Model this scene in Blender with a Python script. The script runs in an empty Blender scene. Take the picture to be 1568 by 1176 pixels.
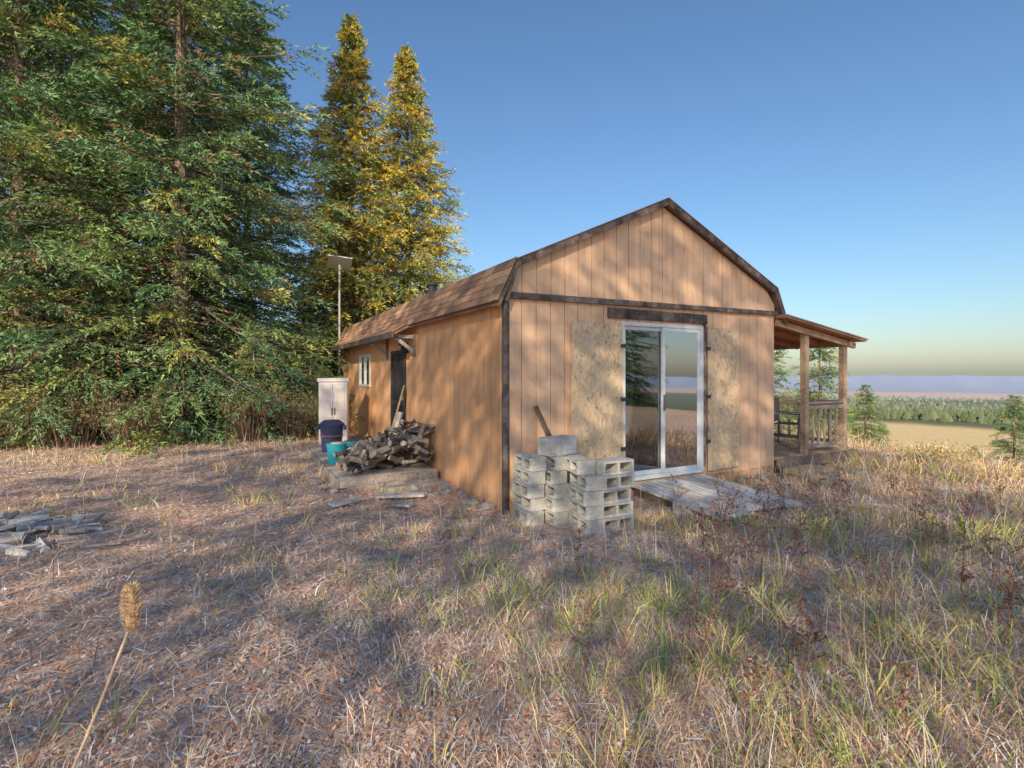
import bpy, math, random
import numpy as np
from mathutils import Vector, Quaternion
random.seed(7); RNG=np.random.default_rng(7)
S=bpy.context.scene
COL=S.collection

# ---------------------------------------------------------------- materials
def vmat(name, lo=.7, hi=1.2, scale=(8,8,8), detail=8, rough=.85, bump=.3, bdist=.01, big=1.5, bigamt=.25, spec=.2, tint=None):
    m=bpy.data.materials.new(name); m.use_nodes=True; nt=m.node_tree; N=nt.nodes; L=nt.links
    p=N['Principled BSDF']; p.inputs['Roughness'].default_value=rough; p.inputs['Specular IOR Level'].default_value=spec
    at=N.new('ShaderNodeAttribute'); at.attribute_name='Col'
    tc=N.new('ShaderNodeTexCoord'); mp=N.new('ShaderNodeMapping'); mp.inputs['Scale'].default_value=scale
    L.new(tc.outputs['Object'],mp.inputs['Vector'])
    n=N.new('ShaderNodeTexNoise'); n.inputs['Scale'].default_value=1; n.inputs['Detail'].default_value=detail; n.inputs['Roughness'].default_value=.65
    L.new(mp.outputs[0],n.inputs['Vector'])
    mr=N.new('ShaderNodeMapRange'); mr.inputs['From Min'].default_value=.3; mr.inputs['From Max'].default_value=.7
    mr.inputs['To Min'].default_value=lo; mr.inputs['To Max'].default_value=hi
    L.new(n.outputs['Fac'],mr.inputs['Value'])
    n2=N.new('ShaderNodeTexNoise'); n2.inputs['Scale'].default_value=big; n2.inputs['Detail'].default_value=4
    L.new(tc.outputs['Object'],n2.inputs['Vector'])
    mr2=N.new('ShaderNodeMapRange'); mr2.inputs['From Min'].default_value=.3; mr2.inputs['From Max'].default_value=.7
    mr2.inputs['To Min'].default_value=1-bigamt; mr2.inputs['To Max'].default_value=1+bigamt
    L.new(n2.outputs['Fac'],mr2.inputs['Value'])
    mu=N.new('ShaderNodeMath'); mu.operation='MULTIPLY'; L.new(mr.outputs[0],mu.inputs[0]); L.new(mr2.outputs[0],mu.inputs[1])
    vm=N.new('ShaderNodeVectorMath'); vm.operation='SCALE'; L.new(at.outputs['Color'],vm.inputs[0]); L.new(mu.outputs[0],vm.inputs['Scale'])
    L.new(vm.outputs[0],p.inputs['Base Color'])
    if bump>0:
        b=N.new('ShaderNodeBump'); b.inputs['Strength'].default_value=bump; b.inputs['Distance'].default_value=bdist
        L.new(n.outputs['Fac'],b.inputs['Height']); L.new(b.outputs[0],p.inputs['Normal'])
    return m
def leafmat(name):
    m=bpy.data.materials.new(name); m.use_nodes=True; nt=m.node_tree; N=nt.nodes; L=nt.links
    N.remove(N['Principled BSDF']); o=N['Material Output']
    at=N.new('ShaderNodeAttribute'); at.attribute_name='Col'
    d=N.new('ShaderNodeBsdfDiffuse'); L.new(at.outputs['Color'],d.inputs[0]); L.new(d.outputs[0],o.inputs['Surface'])
    return m
def glassmat(name,refl=.35,tint=(.75,.8,.82,1)):
    m=bpy.data.materials.new(name); m.use_nodes=True; nt=m.node_tree; N=nt.nodes; L=nt.links
    N.remove(N['Principled BSDF']); o=N['Material Output']
    t=N.new('ShaderNodeBsdfTransparent'); t.inputs[0].default_value=tint
    g=N.new('ShaderNodeBsdfGlossy'); g.inputs['Roughness'].default_value=.01; g.inputs[0].default_value=(.95,.97,1,1)
    mx=N.new('ShaderNodeMixShader'); f=N.new('ShaderNodeFresnel'); a=N.new('ShaderNodeMath'); a.operation='ADD'; a.inputs[1].default_value=refl
    L.new(f.outputs[0],a.inputs[0]); L.new(a.outputs[0],mx.inputs[0]); L.new(t.outputs[0],mx.inputs[1]); L.new(g.outputs[0],mx.inputs[2]); L.new(mx.outputs[0],o.inputs['Surface'])
    return m
def osbmat(name):
    m=vmat(name,.75,1.15,(30,30,12),6,.9,.4,.004,2.5,.15)
    nt=m.node_tree;N=nt.nodes;L=nt.links;p=N['Principled BSDF']
    tc=N.new('ShaderNodeTexCoord'); mp=N.new('ShaderNodeMapping'); mp.inputs['Scale'].default_value=(34,24,20)
    L.new(tc.outputs['Object'],mp.inputs[0])
    nn=N.new('ShaderNodeTexNoise'); nn.inputs['Scale'].default_value=9; L.new(tc.outputs['Object'],nn.inputs[0])
    sc=N.new('ShaderNodeVectorMath'); sc.operation='SCALE'; sc.inputs['Scale'].default_value=3.0; L.new(nn.outputs['Color'],sc.inputs[0])
    ad=N.new('ShaderNodeVectorMath'); ad.operation='ADD'; L.new(mp.outputs[0],ad.inputs[0]); L.new(sc.outputs[0],ad.inputs[1])
    v=N.new('ShaderNodeTexVoronoi'); v.inputs['Scale'].default_value=1; L.new(ad.outputs[0],v.inputs['Vector'])
    cr=N.new('ShaderNodeValToRGB'); e=cr.color_ramp.elements
    e[0].position=0; e[0].color=(.38,.25,.14,1); e[1].position=1; e[1].color=(.88,.66,.42,1)
    for pos,c in ((.12,(.62,.49,.35,1)),(.4,(.74,.50,.29,1)),(.62,(.78,.62,.45,1)),(.85,(.56,.38,.22,1))):
        x=e.new(pos); x.color=c
    sp=N.new('ShaderNodeSeparateColor'); L.new(v.outputs['Color'],sp.inputs[0]); L.new(sp.outputs[0],cr.inputs[0])
    mx=N.new('ShaderNodeMix'); mx.data_type='RGBA'; mx.blend_type='MIX'; mx.inputs[0].default_value=.8
    old=p.inputs['Base Color'].links[0].from_socket
    L.new(old,mx.inputs[6]); L.new(cr.outputs[0],mx.inputs[7]); L.new(mx.outputs[2],p.inputs['Base Color'])
    return m
M_siding=vmat('plywood_siding',.84,1.10,(14,14,1.2),8,.85,.25,.004,1.3,.13)
M_trim=vmat('weathered_trim',.35,2.0,(9,9,9),10,.9,.5,.006,3,.4)
M_wood=vmat('weathered_wood',.6,1.35,(25,25,25),8,.9,.5,.006,3,.3)
M_ramp=vmat('weathered_plywood',.4,1.4,(34,3,3),10,.9,.5,.004,2.6,.35)
M_shingle=vmat('asphalt_shingle',.75,1.25,(60,60,60),5,.95,.4,.004,2,.2)
M_white=vmat('white_paint',.9,1.05,(10,10,10),5,.45,.05,.002,2,.08,.4)
M_conc=vmat('concrete',.7,1.2,(30,30,30),8,.95,.5,.004,5,.25)
M_plastic=vmat('plastic',.92,1.06,(8,8,8),4,.5,.05,.002,3,.06,.4)
M_bark=vmat('bark',.5,1.5,(12,12,3),8,.95,.6,.02,3,.3)
M_log=vmat('firewood',.5,1.5,(30,30,30),8,.95,.6,.008,6,.35)
M_stone=vmat('stone',.6,1.3,(12,12,12),8,.9,.6,.02,4,.25)
M_dark=vmat('dark_interior',.9,1.1,(5,5,5),3,.9,0,.01,2,.1)
M_osb=osbmat('osb_board')
M_glass=glassmat('window_glass',.25)
M_glass2=glassmat('door_glass',.6)
M_metal=vmat('metal',.9,1.1,(20,20,20),4,.4,.05,.001,2,.1,.6)
M_leaf=leafmat('needle_foliage')
M_grass=leafmat('dry_grass')
M_litter=leafmat('leaf_litter')
M_far=leafmat('far_foliage')

# ---------------------------------------------------------------- mesh helpers
def finish_mesh(name, V, counts, loops, C, mat, smooth=False):
    me=bpy.data.meshes.new(name)
    V=np.asarray(V,np.float32).reshape(-1,3); counts=np.asarray(counts,np.int32); loops=np.asarray(loops,np.int32)
    me.vertices.add(len(V)); me.vertices.foreach_set('co',V.ravel())
    me.loops.add(len(loops)); me.loops.foreach_set('vertex_index',loops)
    me.polygons.add(len(counts)); st=np.zeros(len(counts),np.int32); st[1:]=np.cumsum(counts)[:-1]
    me.polygons.foreach_set('loop_start',st)
    try: me.polygons.foreach_set('loop_total',counts)
    except Exception: pass
    me.update(calc_edges=True)
    me.polygons.foreach_set('use_smooth',np.full(len(counts),bool(smooth)))
    ca=me.color_attributes.new('Col','FLOAT_COLOR','POINT')
    C=np.asarray(C,np.float32).reshape(-1,3); C4=np.ones((len(C),4),np.float32); C4[:,:3]=C
    ca.data.foreach_set('color',C4.ravel())
    me.materials.append(mat)
    return me
def add_obj(name, me, parent=None, loc=(0,0,0), rot=(0,0,0), scale=(1,1,1)):
    o=bpy.data.objects.new(name,me); COL.objects.link(o); o.location=loc; o.rotation_euler=rot; o.scale=scale
    if parent: o.parent=parent
    return o
def empty(name,loc=(0,0,0),rot=(0,0,0),scale=(1,1,1)):
    return add_obj(name,None,None,loc,rot,scale)
class MB:
    def __init__(s): s.v=[];s.f=[];s.c=[]
    def hex(s,p,col,j=.06):
        k=1+random.uniform(-j,j); c=[x*k for x in col]; b=len(s.v); s.v+= [tuple(q) for q in p]; s.c+=[c]*8
        for f in ((0,3,2,1),(4,5,6,7),(0,1,5,4),(1,2,6,5),(2,3,7,6),(3,0,4,7)): s.f.append([b+i for i in f])
    def box(s,x0,x1,y0,y1,z0,z1,col,j=.06):
        s.hex([(x0,y0,z0),(x1,y0,z0),(x1,y1,z0),(x0,y1,z0),(x0,y0,z1),(x1,y0,z1),(x1,y1,z1),(x0,y1,z1)],col,j)
    def beam(s,a,b,w,h,col,up=(0,0,1),j=.1):
        a=Vector(a);b=Vector(b);d=(b-a).normalized();u=Vector(up)
        sd=d.cross(u)
        if sd.length<1e-3: sd=d.cross(Vector((0,1,0)))
        sd.normalize(); u=sd.cross(d).normalized(); sd*=w/2; u*=h/2
        s.hex([a-sd-u,a+sd-u,b+sd-u,b-sd-u,a-sd+u,a+sd+u,b+sd+u,b-sd+u],col,j)
    def cyl(s,a,b,r0,r1,n,col,cap=None,irr=0,j=.08):
        a=Vector(a);b=Vector(b);d=(b-a).normalized(); x=d.orthogonal().normalized(); y=d.cross(x)
        k=1+random.uniform(-j,j); c=[q*k for q in col]; ir=[1+random.uniform(-irr,irr) for _ in range(n)]; ph=random.random()*6
        R0=[a+(x*math.cos(ph+6.2832*i/n)+y*math.sin(ph+6.2832*i/n))*r0*ir[i] for i in range(n)]
        R1=[b+(x*math.cos(ph+6.2832*i/n)+y*math.sin(ph+6.2832*i/n))*r1*ir[i] for i in range(n)]
        o=len(s.v); s.v+=[tuple(q) for q in R0+R1]; s.c+=[c]*(2*n)
        for i in range(n): s.f.append([o+i,o+(i+1)%n,o+n+(i+1)%n,o+n+i])
        cc=[q*k for q in (cap or col)]
        for R,rev in ((R0,1),(R1,0)):
            o=len(s.v); s.v+=[tuple(q) for q in R]; s.c+=[cc]*n; l=list(range(o,o+n)); s.f.append(l[::-1] if rev else l)
    def blob(s,c,r,col,irr=.2,nu=8,nv=6,j=.15):
        k=1+random.uniform(-j,j); cc=[q*k for q in col]; o=len(s.v); ph=random.random()*6
        for iv in range(nv+1):
            th=math.pi*iv/nv
            for iu in range(nu):
                a=ph+6.2832*iu/nu; q=1+random.uniform(-irr,irr)*(0 if iv in (0,nv) else 1)
                s.v.append((c[0]+r[0]*math.sin(th)*math.cos(a)*q,c[1]+r[1]*math.sin(th)*math.sin(a)*q,c[2]+r[2]*math.cos(th)*q)); s.c.append(cc)
        for iv in range(nv):
            for iu in range(nu):
                s.f.append([o+iv*nu+iu,o+(iv+1)*nu+iu,o+(iv+1)*nu+(iu+1)%nu,o+iv*nu+(iu+1)%nu])
    def mesh(s,name,mat,smooth=False):
        return finish_mesh(name,s.v,[len(f) for f in s.f],[i for f in s.f for i in f],s.c,mat,smooth)
    def obj(s,name,mat,parent=None,loc=(0,0,0),rot=(0,0,0),bevel=0,scale=(1,1,1),smooth=False):
        o=add_obj(name,s.mesh(name,mat,smooth),parent,loc,rot,scale)
        if bevel:
            m=o.modifiers.new('b','BEVEL'); m.width=bevel; m.segments=2; m.limit_method='ANGLE'
        return o

# ---------------------------------------------------------------- terrain
_k=RNG.normal(size=(10,2)); _p=RNG.uniform(0,6.28,10)
def noise2(x,y,sc):
    s=0
    for i in range(10): s=s+np.sin((x*_k[i,0]+y*_k[i,1])*sc*(1+.25*i)+_p[i])/(1+.25*i)
    return s/3.2
PR=np.log(np.array([.1,13,16,30,60,120,200,350,700,1500,3000,4500,6000,9000,14000.]))
PZ=np.array([0,0,-.3,-2.8,-7.2,-15,-19.5,-27,-42,-62,-92,-118,-120,-95,-150.])
def zg(x,y):
    x=np.asarray(x,float);y=np.asarray(y,float)
    r=np.hypot(x,y)+1e-6; az=np.degrees(np.arctan2(x,y))
    r0=np.interp(az,[-180,-100,-50,0,25,45,100,180],[60,60,32,30,16,13,24,60])
    k=np.interp(np.log(r),[math.log(40),math.log(600)],[1,0]); f=(15/r0)*k+(1-k)
    z=np.interp(np.log(r*f),PR,PZ)
    z=z+.03*noise2(x,y,1.3)*np.clip(1-r/40,0,1)+.010*noise2(x,y,7)*np.clip(1-r/15,0,1)
    far=np.clip((r-400)/3000,0,1)
    z=z+far*r*.0036*noise2(az,np.log(r)*9,.22)+ np.clip((r-4000)/3000,0,1)*r*.0044*noise2(az,0*az,.35)+np.clip((r-6000)/3000,0,1)*r*.0014*noise2(az,0*az,1.7)
    return z
nr,na=260,540
rad=np.concatenate([[0.02],np.exp(np.linspace(math.log(.4),math.log(13500),nr-1))])
ang=np.linspace(0,2*np.pi,na,endpoint=False)
RR,AA=np.meshgrid(rad,ang,indexing='ij'); X=RR*np.sin(AA);Y=RR*np.cos(AA);Z=zg(X,Y)
V=np.stack([X,Y,Z],-1).reshape(-1,3)
i,j=np.meshgrid(np.arange(nr-1),np.arange(na),indexing='ij'); a=i*na+j; b=i*na+(j+1)%na; c=(i+1)*na+(j+1)%na; d=(i+1)*na+j
loops=np.stack([a,d,c,b],-1).reshape(-1)
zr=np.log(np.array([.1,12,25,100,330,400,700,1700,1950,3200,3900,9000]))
zc=np.array([(.68,.53,.45),(.68,.51,.39),(.74,.56,.30),(.98,.74,.36),(.98,.75,.36),(.20,.21,.10),(.19,.22,.12),(.27,.31,.24),(.80,.66,.54),(.74,.62,.58),(.46,.54,.66),(.52,.63,.80)])  # zone colours by distance; pale blue of far hills is painted-in aerial haze
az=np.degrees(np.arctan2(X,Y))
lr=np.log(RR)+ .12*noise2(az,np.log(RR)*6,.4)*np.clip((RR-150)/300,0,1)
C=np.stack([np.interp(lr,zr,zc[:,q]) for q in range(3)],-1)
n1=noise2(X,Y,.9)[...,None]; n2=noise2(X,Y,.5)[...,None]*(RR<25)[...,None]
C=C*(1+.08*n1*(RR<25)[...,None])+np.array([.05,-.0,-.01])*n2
M_ground=vmat('ground_soil',.5,1.4,(9,9,9),14,.95,.6,.03,.35,.08)
nt=M_ground.node_tree;N=nt.nodes;L=nt.links;p=N['Principled BSDF']
tc=N.new('ShaderNodeTexCoord'); v=N.new('ShaderNodeTexVoronoi'); v.inputs['Scale'].default_value=38; L.new(tc.outputs['Object'],v.inputs['Vector'])
sp=N.new('ShaderNodeSeparateColor'); L.new(v.outputs['Color'],sp.inputs[0])
cr=N.new('ShaderNodeValToRGB'); e=cr.color_ramp.elements; e[0].color=(.72,.70,.72,1); e[1].color=(1.0,.66,.52,1)
e[0].position=0
for pos,cc in ((.3,(1,.94,.90,1)),(.55,(.88,.84,.86,1)),(.8,(1.0,.98,.95,1))): q=e.new(pos); q.color=cc
L.new(sp.outputs[0],cr.inputs[0]); mx=N.new('ShaderNodeMix'); mx.data_type='RGBA'; mx.blend_type='MULTIPLY'; mx.inputs[0].default_value=1
L.new(p.inputs['Base Color'].links[0].from_socket,mx.inputs[6]); L.new(cr.outputs[0],mx.inputs[7]); L.new(mx.outputs[2],p.inputs['Base Color'])
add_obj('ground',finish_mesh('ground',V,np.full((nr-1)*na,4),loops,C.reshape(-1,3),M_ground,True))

# ---------------------------------------------------------------- cabin frame
CA=math.radians(28.2); CO=np.array([-.068,5.92]); ca,sa=math.cos(CA),math.sin(CA)
def W(x,y,z=0): return (CO[0]+x*ca-y*sa, CO[1]+x*sa+y*ca, z)
def Linv(X,Y):
    dx=X-CO[0];dy=Y-CO[1]; return dx*ca+dy*sa, -dx*sa+dy*ca
cab=empty('wooden_cabin',(CO[0],CO[1],0),(0,0,CA))
TAN=(.84,.54,.35)
TRIM=(.15,.12,.105)
WID=4.88; LEN=10.5
RP=[(-.15,2.44),(.09,2.93),(2.44,4.0),(4.79,2.95),(5.03,2.46)]
def roofz(x,off=0):
    return float(np.interp(x,[q[0] for q in RP],[q[1] for q in RP]))-off
g=MB(); st=.2032
DX0,DX1,DZ0,DZ1=1.70,3.23,.18,2.30
def plankx(x0,x1,z0,z1a,z1b,y0,y1,col,j=.03):
    g.hex([(x0,y0,z0),(x1,y0,z0),(x1,y1,z0),(x0,y1,z0),(x0,y0,z1a),(x1,y0,z1b),(x1,y1,z1b),(x0,y1,z1a)],col,j)
x=0
while x<WID-.01:
    x1=min(x+st,WID); a0,a1=x+.005,x1-.005
    cuts=[a0]+[q for q in (DX0,DX1) if a0<q<a1]+[a1]
    for u0,u1 in zip(cuts[:-1],cuts[1:]):
        mid=(u0+u1)/2
        if DX0<mid<DX1:
            plankx(u0,u1,-.02,DZ0,DZ0,0,.02,TAN); plankx(u0,u1,DZ1,2.52,2.52,0,.02,TAN)
        else: plankx(u0,u1,-.04,2.52,2.52,0,.02,TAN)
    x=x1
x=0
while x<WID-.01:
    x1=min(x+st,WID); a0,a1=x+.005,x1-.005
    cuts=[a0]+([2.44] if a0<2.44<a1 else [])+[a1]
    for u0,u1 in zip(cuts[:-1],cuts[1:]): plankx(u0,u1,2.52,roofz(u0,.07),roofz(u1,.07),-.012,.01,[q*1.0 for q in TAN])
    x=x1
SD=(4.0,5.0,.15,2.05); SW=(6.9,8.1,1.28,2.06)
y=0.0; TS_=(.76,.42,.22)
while y<LEN-.01:
    y1=min(y+st,LEN); a0,a1=y+.005,y1-.005
    cuts=sorted([a0,a1]+[q for q in (SD[0],SD[1],SW[0],SW[1]) if a0<q<a1])
    for u0,u1 in zip(cuts[:-1],cuts[1:]):
        mid=(u0+u1)/2; segs=[(-.04,2.62)]
        if SD[0]<mid<SD[1]: segs=[(-.04,SD[2]),(SD[3],2.62)]
        if SW[0]<mid<SW[1]: segs=[(-.04,SW[2]),(SW[3],2.62)]
        for z0,z1 in segs: g.box(-.002,.018,u0,u1,z0,z1,TS_,.04)
    y=y1
y=0.0
while y<LEN-.01:
    y1=min(y+st,LEN); g.box(WID-.018,WID+.002,y+.004,y1-.004,-.04,2.62,TAN,.05); y=y1
g.box(0,WID,LEN,LEN+.02,0,2.6,TAN)
g.obj('siding',M_siding,cab)
g=MB(); BK=(.15,.08,.05)
for (a0,a1,z0,z1) in ((.02,DX0,-.03,2.6),(DX0,DX1,-.01,DZ0-.01),(DX0,DX1,DZ1+.01,2.6),(DX1,WID-.02,-.03,2.6)): g.box(a0,a1,.022,.06,z0,z1,BK)
g.hex([(.12,.022,2.6),(WID-.12,.022,2.6),(WID-.12,.06,2.6),(.12,.06,2.6),(2.40,.022,3.85),(2.48,.022,3.85),(2.48,.06,3.85),(2.40,.06,3.85)],BK)
for (a0,a1,z0,z1) in ((.07,SD[0],-.03,2.6),(SD[0],SD[1],-.03,SD[2]-.01),(SD[0],SD[1],SD[3]+.01,2.6),(SD[1],SW[0],-.03,2.6),(SW[0],SW[1],-.03,SW[2]-.01),(SW[0],SW[1],SW[3]+.01,2.6),(SW[1],LEN-.01,-.03,2.6)):
    g.box(.02,.05,a0,a1,z0,z1,BK)
g.box(WID-.05,WID-.02,.07,LEN-.01,-.03,2.6,BK)
g.box(.06,WID-.06,.07,LEN-.05,.05,.14,(.2,.13,.08))
g.box(.06,WID-.06,3.2,3.25,.14,2.6,(.22,.15,.1))
g.box(.9,2.3,2.2,2.9,.14,.95,(.25,.1,.07)); g.box(1.75,2.2,1.2,1.7,.14,.9,(.3,.2,.13))
g.obj('inner_walls',M_dark,cab)
def strip(poly,th,y0,y1,col,name,mat,off=0):
    m=MB()
    for (a,b) in zip(poly[:-1],poly[1:]):
        m.hex([(a[0],y0,a[1]-th-off),(b[0],y0,b[1]-th-off),(b[0],y1,b[1]-th-off),(a[0],y1,a[1]-th-off),(a[0],y0,a[1]-off),(b[0],y0,b[1]-off),(b[0],y1,b[1]-off),(a[0],y1,a[1]-off)],col)
    return m.obj(name,mat,cab)
strip(RP,.045,-.09,LEN+.1,(.23,.13,.09),'roof_deck',M_shingle)
strip([(q[0],q[1]+.004) for q in RP],.085,-.125,-.092,TRIM,'rake_board',M_trim)
strip([(q[0],q[1]+.020) for q in RP],.014,-.135,LEN+.12,(.27,.17,.13),'roof_edge',M_shingle)
m=MB(); P0,P1=Vector((RP[0][0],RP[0][1])),Vector((RP[1][0],RP[1][1])); nrm=Vector((-(P1-P0).y,(P1-P0).x)).normalized()
SHC=[(.54,.31,.19),(.46,.26,.16),(.60,.37,.22),(.38,.22,.14)]
for r in range(5):
    u0,u1=r/5-.02,(r+1)/5+.04; y=-.13-random.random()*.2
    while y<LEN+.12:
        w=.31; ya,yb=max(y,-.13),min(y+w-.008,LEN+.12)
        if yb-ya>.03:
            dz=random.uniform(0,.004)
            a0=P0.lerp(P1,u0)+nrm*(.036+dz); a1=P0.lerp(P1,u1)+nrm*(.026); b0=P0.lerp(P1,u0)+nrm*(.024); b1=P0.lerp(P1,u1)+nrm*.022
            m.hex([(b0.x,ya,b0.y),(b1.x,ya,b1.y),(b1.x,yb,b1.y),(b0.x,yb,b0.y),(a0.x,ya,a0.y),(a1.x,ya,a1.y),(a1.x,yb,a1.y),(a0.x,yb,a0.y)],random.choice(SHC))
        y+=w
m.obj('shingles',M_shingle,cab)
m=MB(); y=3.3
m.hex([(-.42,3.3,2.27),(.02,3.3,2.50),(.02,LEN+.1,2.50),(-.42,LEN+.1,2.27),(-.42,3.3,2.31),(.0,3.3,2.55),(.0,LEN+.1,2.55),(-.42,LEN+.1,2.31)],(.28,.17,.12))
while y<LEN:
    for (u0,u1) in ((0,.5),(.48,1)):
        xa,xb=-.44+.42*u0,-.44+.42*u1; za,zb=2.325+.24*u0,2.315+.24*u1
        m.hex([(xa,y+.01,za-.008),(xb,y+.01,zb),(xb,y+.30,zb),(xa,y+.30,za-.008),(xa,y+.01,za+.012),(xb,y+.01,zb+.008),(xb,y+.30,zb+.008),(xa,y+.30,za+.012)],random.choice(SHC))
    y+=.31
m.obj('entry_eave',M_shingle,cab)
m=MB()
m.box(-.455,-.43,3.28,LEN+.1,2.22,2.325,TRIM)
for yy in (3.45,5.3):
    m.beam((-.02,yy,1.98),(-.40,yy,2.26),.04,.06,(.42,.4,.38)); m.beam((-.01,yy,2.25),(-.42,yy,2.25),.04,.06,(.46,.44,.41)); m.beam((-.025,yy,1.9),(-.025,yy,2.3),.05,.05,(.22,.18,.15))
m.obj('eave_brackets',M_wood,cab)
m=MB()
m.beam((-.03,-.03,-.03),(-.03,-.03,2.50),.05,.05,TRIM,(0,1,0))
m.box(-.028,-.006,.0,.06,-.03,2.56,[q*.8 for q in TRIM]); m.box(-.004,.03,-.026,-.003,-.03,2.5,TRIM)
m.beam((-.06,-.035,2.525),(2.4,-.035,2.55),.04,.075,TRIM); m.beam((2.4,-.035,2.55),(WID+.02,-.035,2.575),.04,.07,TRIM)
m.box(1.48,3.30,-.045,-.002,2.335,2.47,[q*.75 for q in TRIM])
m.beam((-.06,-.1,2.44),(.07,-.1,2.84),.03,.09,TRIM,(0,1,0))
m.box(3.24,3.29,-.03,-.002,.25,2.33,[q*1.6 for q in TRIM])
m.obj('trim_boards',M_trim,cab,bevel=.006)
m=MB(); m.box(.25,1.5,.01,.05,-.10,.0,(.3,.22,.16)); m.box(1.1,4.8,-.018,-.001,.03,.13,(.62,.37,.23))
m.obj('skirt_boards',M_wood,cab)
m=MB(); m.hex([(.87,-.05,.13),(1.71,-.055,.10),(1.71,-.04,.10),(.87,-.035,.13),(.90,-.05,2.27),(1.69,-.055,2.25),(1.69,-.04,2.25),(.90,-.035,2.27)],(.70,.54,.36))
m.hex([(3.30,-.06,.19),(3.98,-.05,.20),(3.98,-.035,.20),(3.30,-.045,.19),(3.29,-.06,2.30),(3.97,-.05,2.24),(3.97,-.035,2.24),(3.29,-.045,2.30)],(.70,.52,.34))
m.obj('osb_shutters',M_osb,cab)
m=MB()
for zz in (.6,1.25,1.95): m.box(3.25,3.33,-.075,-.062,zz,zz+.05,(.05,.05,.05)); m.box(1.66,1.73,-.07,-.057,zz,zz+.05,(.05,.05,.05))
m.obj('hinges',M_metal,cab)
m=MB(); Wc=(.78,.79,.80)
m.box(DX0,DX0+.05,-.03,.05,DZ0,DZ1,Wc); m.box(DX1-.05,DX1,-.03,.05,DZ0,DZ1,Wc)
m.box(DX0+.05,DX1-.05,-.03,.05,DZ1-.05,DZ1,Wc); m.box(DX0+.05,DX1-.05,-.045,.05,DZ0,DZ0+.05,Wc)
mid=(DX0+DX1)/2
def pane(a,b,y0,y1):
    m.box(a,a+.05,y0,y1,DZ0+.052,DZ1-.052,Wc); m.box(b-.05,b,y0,y1,DZ0+.052,DZ1-.052,Wc)
    m.box(a+.05,b-.05,y0,y1,DZ0+.052,DZ0+.11,Wc); m.box(a+.05,b-.05,y0,y1,DZ1-.10,DZ1-.052,Wc)
pane(DX0+.052,mid+.03,.015,.04); pane(mid-.03,DX1-.052,-.02,.01)
m.box(mid-.02,mid+.0,-.05,-.022,1.1,1.32,(.15,.15,.15))
m.obj('sliding_door_frame',M_white,cab,bevel=.003)
m=MB(); m.box(DX0+.10,mid-.02,.026,.030,DZ0+.10,DZ1-.09,(.5,.5,.5)); m.obj('door_glass_fixed',M_glass,cab)
m=MB(); m.box(mid+.02,DX1-.10,-.008,-.004,DZ0+.10,DZ1-.09,(.5,.5,.5)); m.obj('door_glass_sliding',M_glass2,cab)
m=MB(); n=60
for q in range(n):
    xa=mid+.02+q*(.7/n); xb=xa+.7/n; ya=.13+.02*math.sin(q*.9); yb=.13+.02*math.sin((q+1)*.9)
    m.hex([(xa,ya,.3),(xb,yb,.3),(xb,yb+.004,.3),(xa,ya+.004,.3),(xa,ya,2.25),(xb,yb,2.25),(xb,yb+.004,2.25),(xa,ya+.004,2.25)],(.8,.84,.86),0)
m.obj('curtain',M_white,cab)
m=MB(); DK=(.09,.07,.065)
m.box(-.03,.03,SD[0],SD[0]+.07,SD[2],SD[3],DK);m.box(-.03,.03,SD[1]-.07,SD[1],SD[2],SD[3],DK);m.box(-.03,.03,SD[0]+.07,SD[1]-.07,SD[3]-.07,SD[3],DK);m.box(-.03,.03,SD[0]+.07,SD[1]-.07,SD[2],SD[2]+.2,DK)
m.box(-.025,.03,SD[0]+.07,SD[1]-.07,1.0,1.08,DK); m.box(.005,.012,SD[0]+.07,SD[1]-.07,SD[2]+.2,SD[3]-.07,(.05,.05,.055))
m.box(-.06,-.03,SD[0]+.1,SD[0]+.13,1.1,1.2,(.3,.3,.3))
m.box(-.12,-.004,SD[0]-.16,SD[0]-.04,1.98,2.12,(.04,.04,.04)); m.box(-.16,-.004,SD[0]-.12,SD[0]-.06,2.12,2.17,(.05,.05,.05))
m.obj('screen_door',M_wood,cab)
m=MB()
for a,b,c,d in ((SW[0],SW[0]+.06,SW[2],SW[3]),(SW[1]-.06,SW[1],SW[2],SW[3]),(SW[0]+.06,SW[1]-.06,SW[2],SW[2]+.06),(SW[0]+.06,SW[1]-.06,SW[3]-.06,SW[3]),((SW[0]+SW[1])/2-.03,(SW[0]+SW[1])/2+.03,SW[2]+.06,SW[3]-.06)): m.box(-.03,.02,a,b,c,d,(.8,.8,.78))
m.obj('window_frame',M_white,cab)
m=MB(); m.box(.0,.004,SW[0]+.06,SW[1]-.06,SW[2]+.06,SW[3]-.06,(.5,.5,.5)); m.obj('window_glass',M_glass2,cab)
m=MB(); m.cyl((.28,3.35,2.95),(.28,3.35,3.16),.07,.07,14,(.12,.11,.1)); m.cyl((.28,3.35,3.16),(.28,3.35,3.21),.11,.09,14,(.1,.1,.1)); m.obj('stove_pipe',M_metal,cab)
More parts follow.
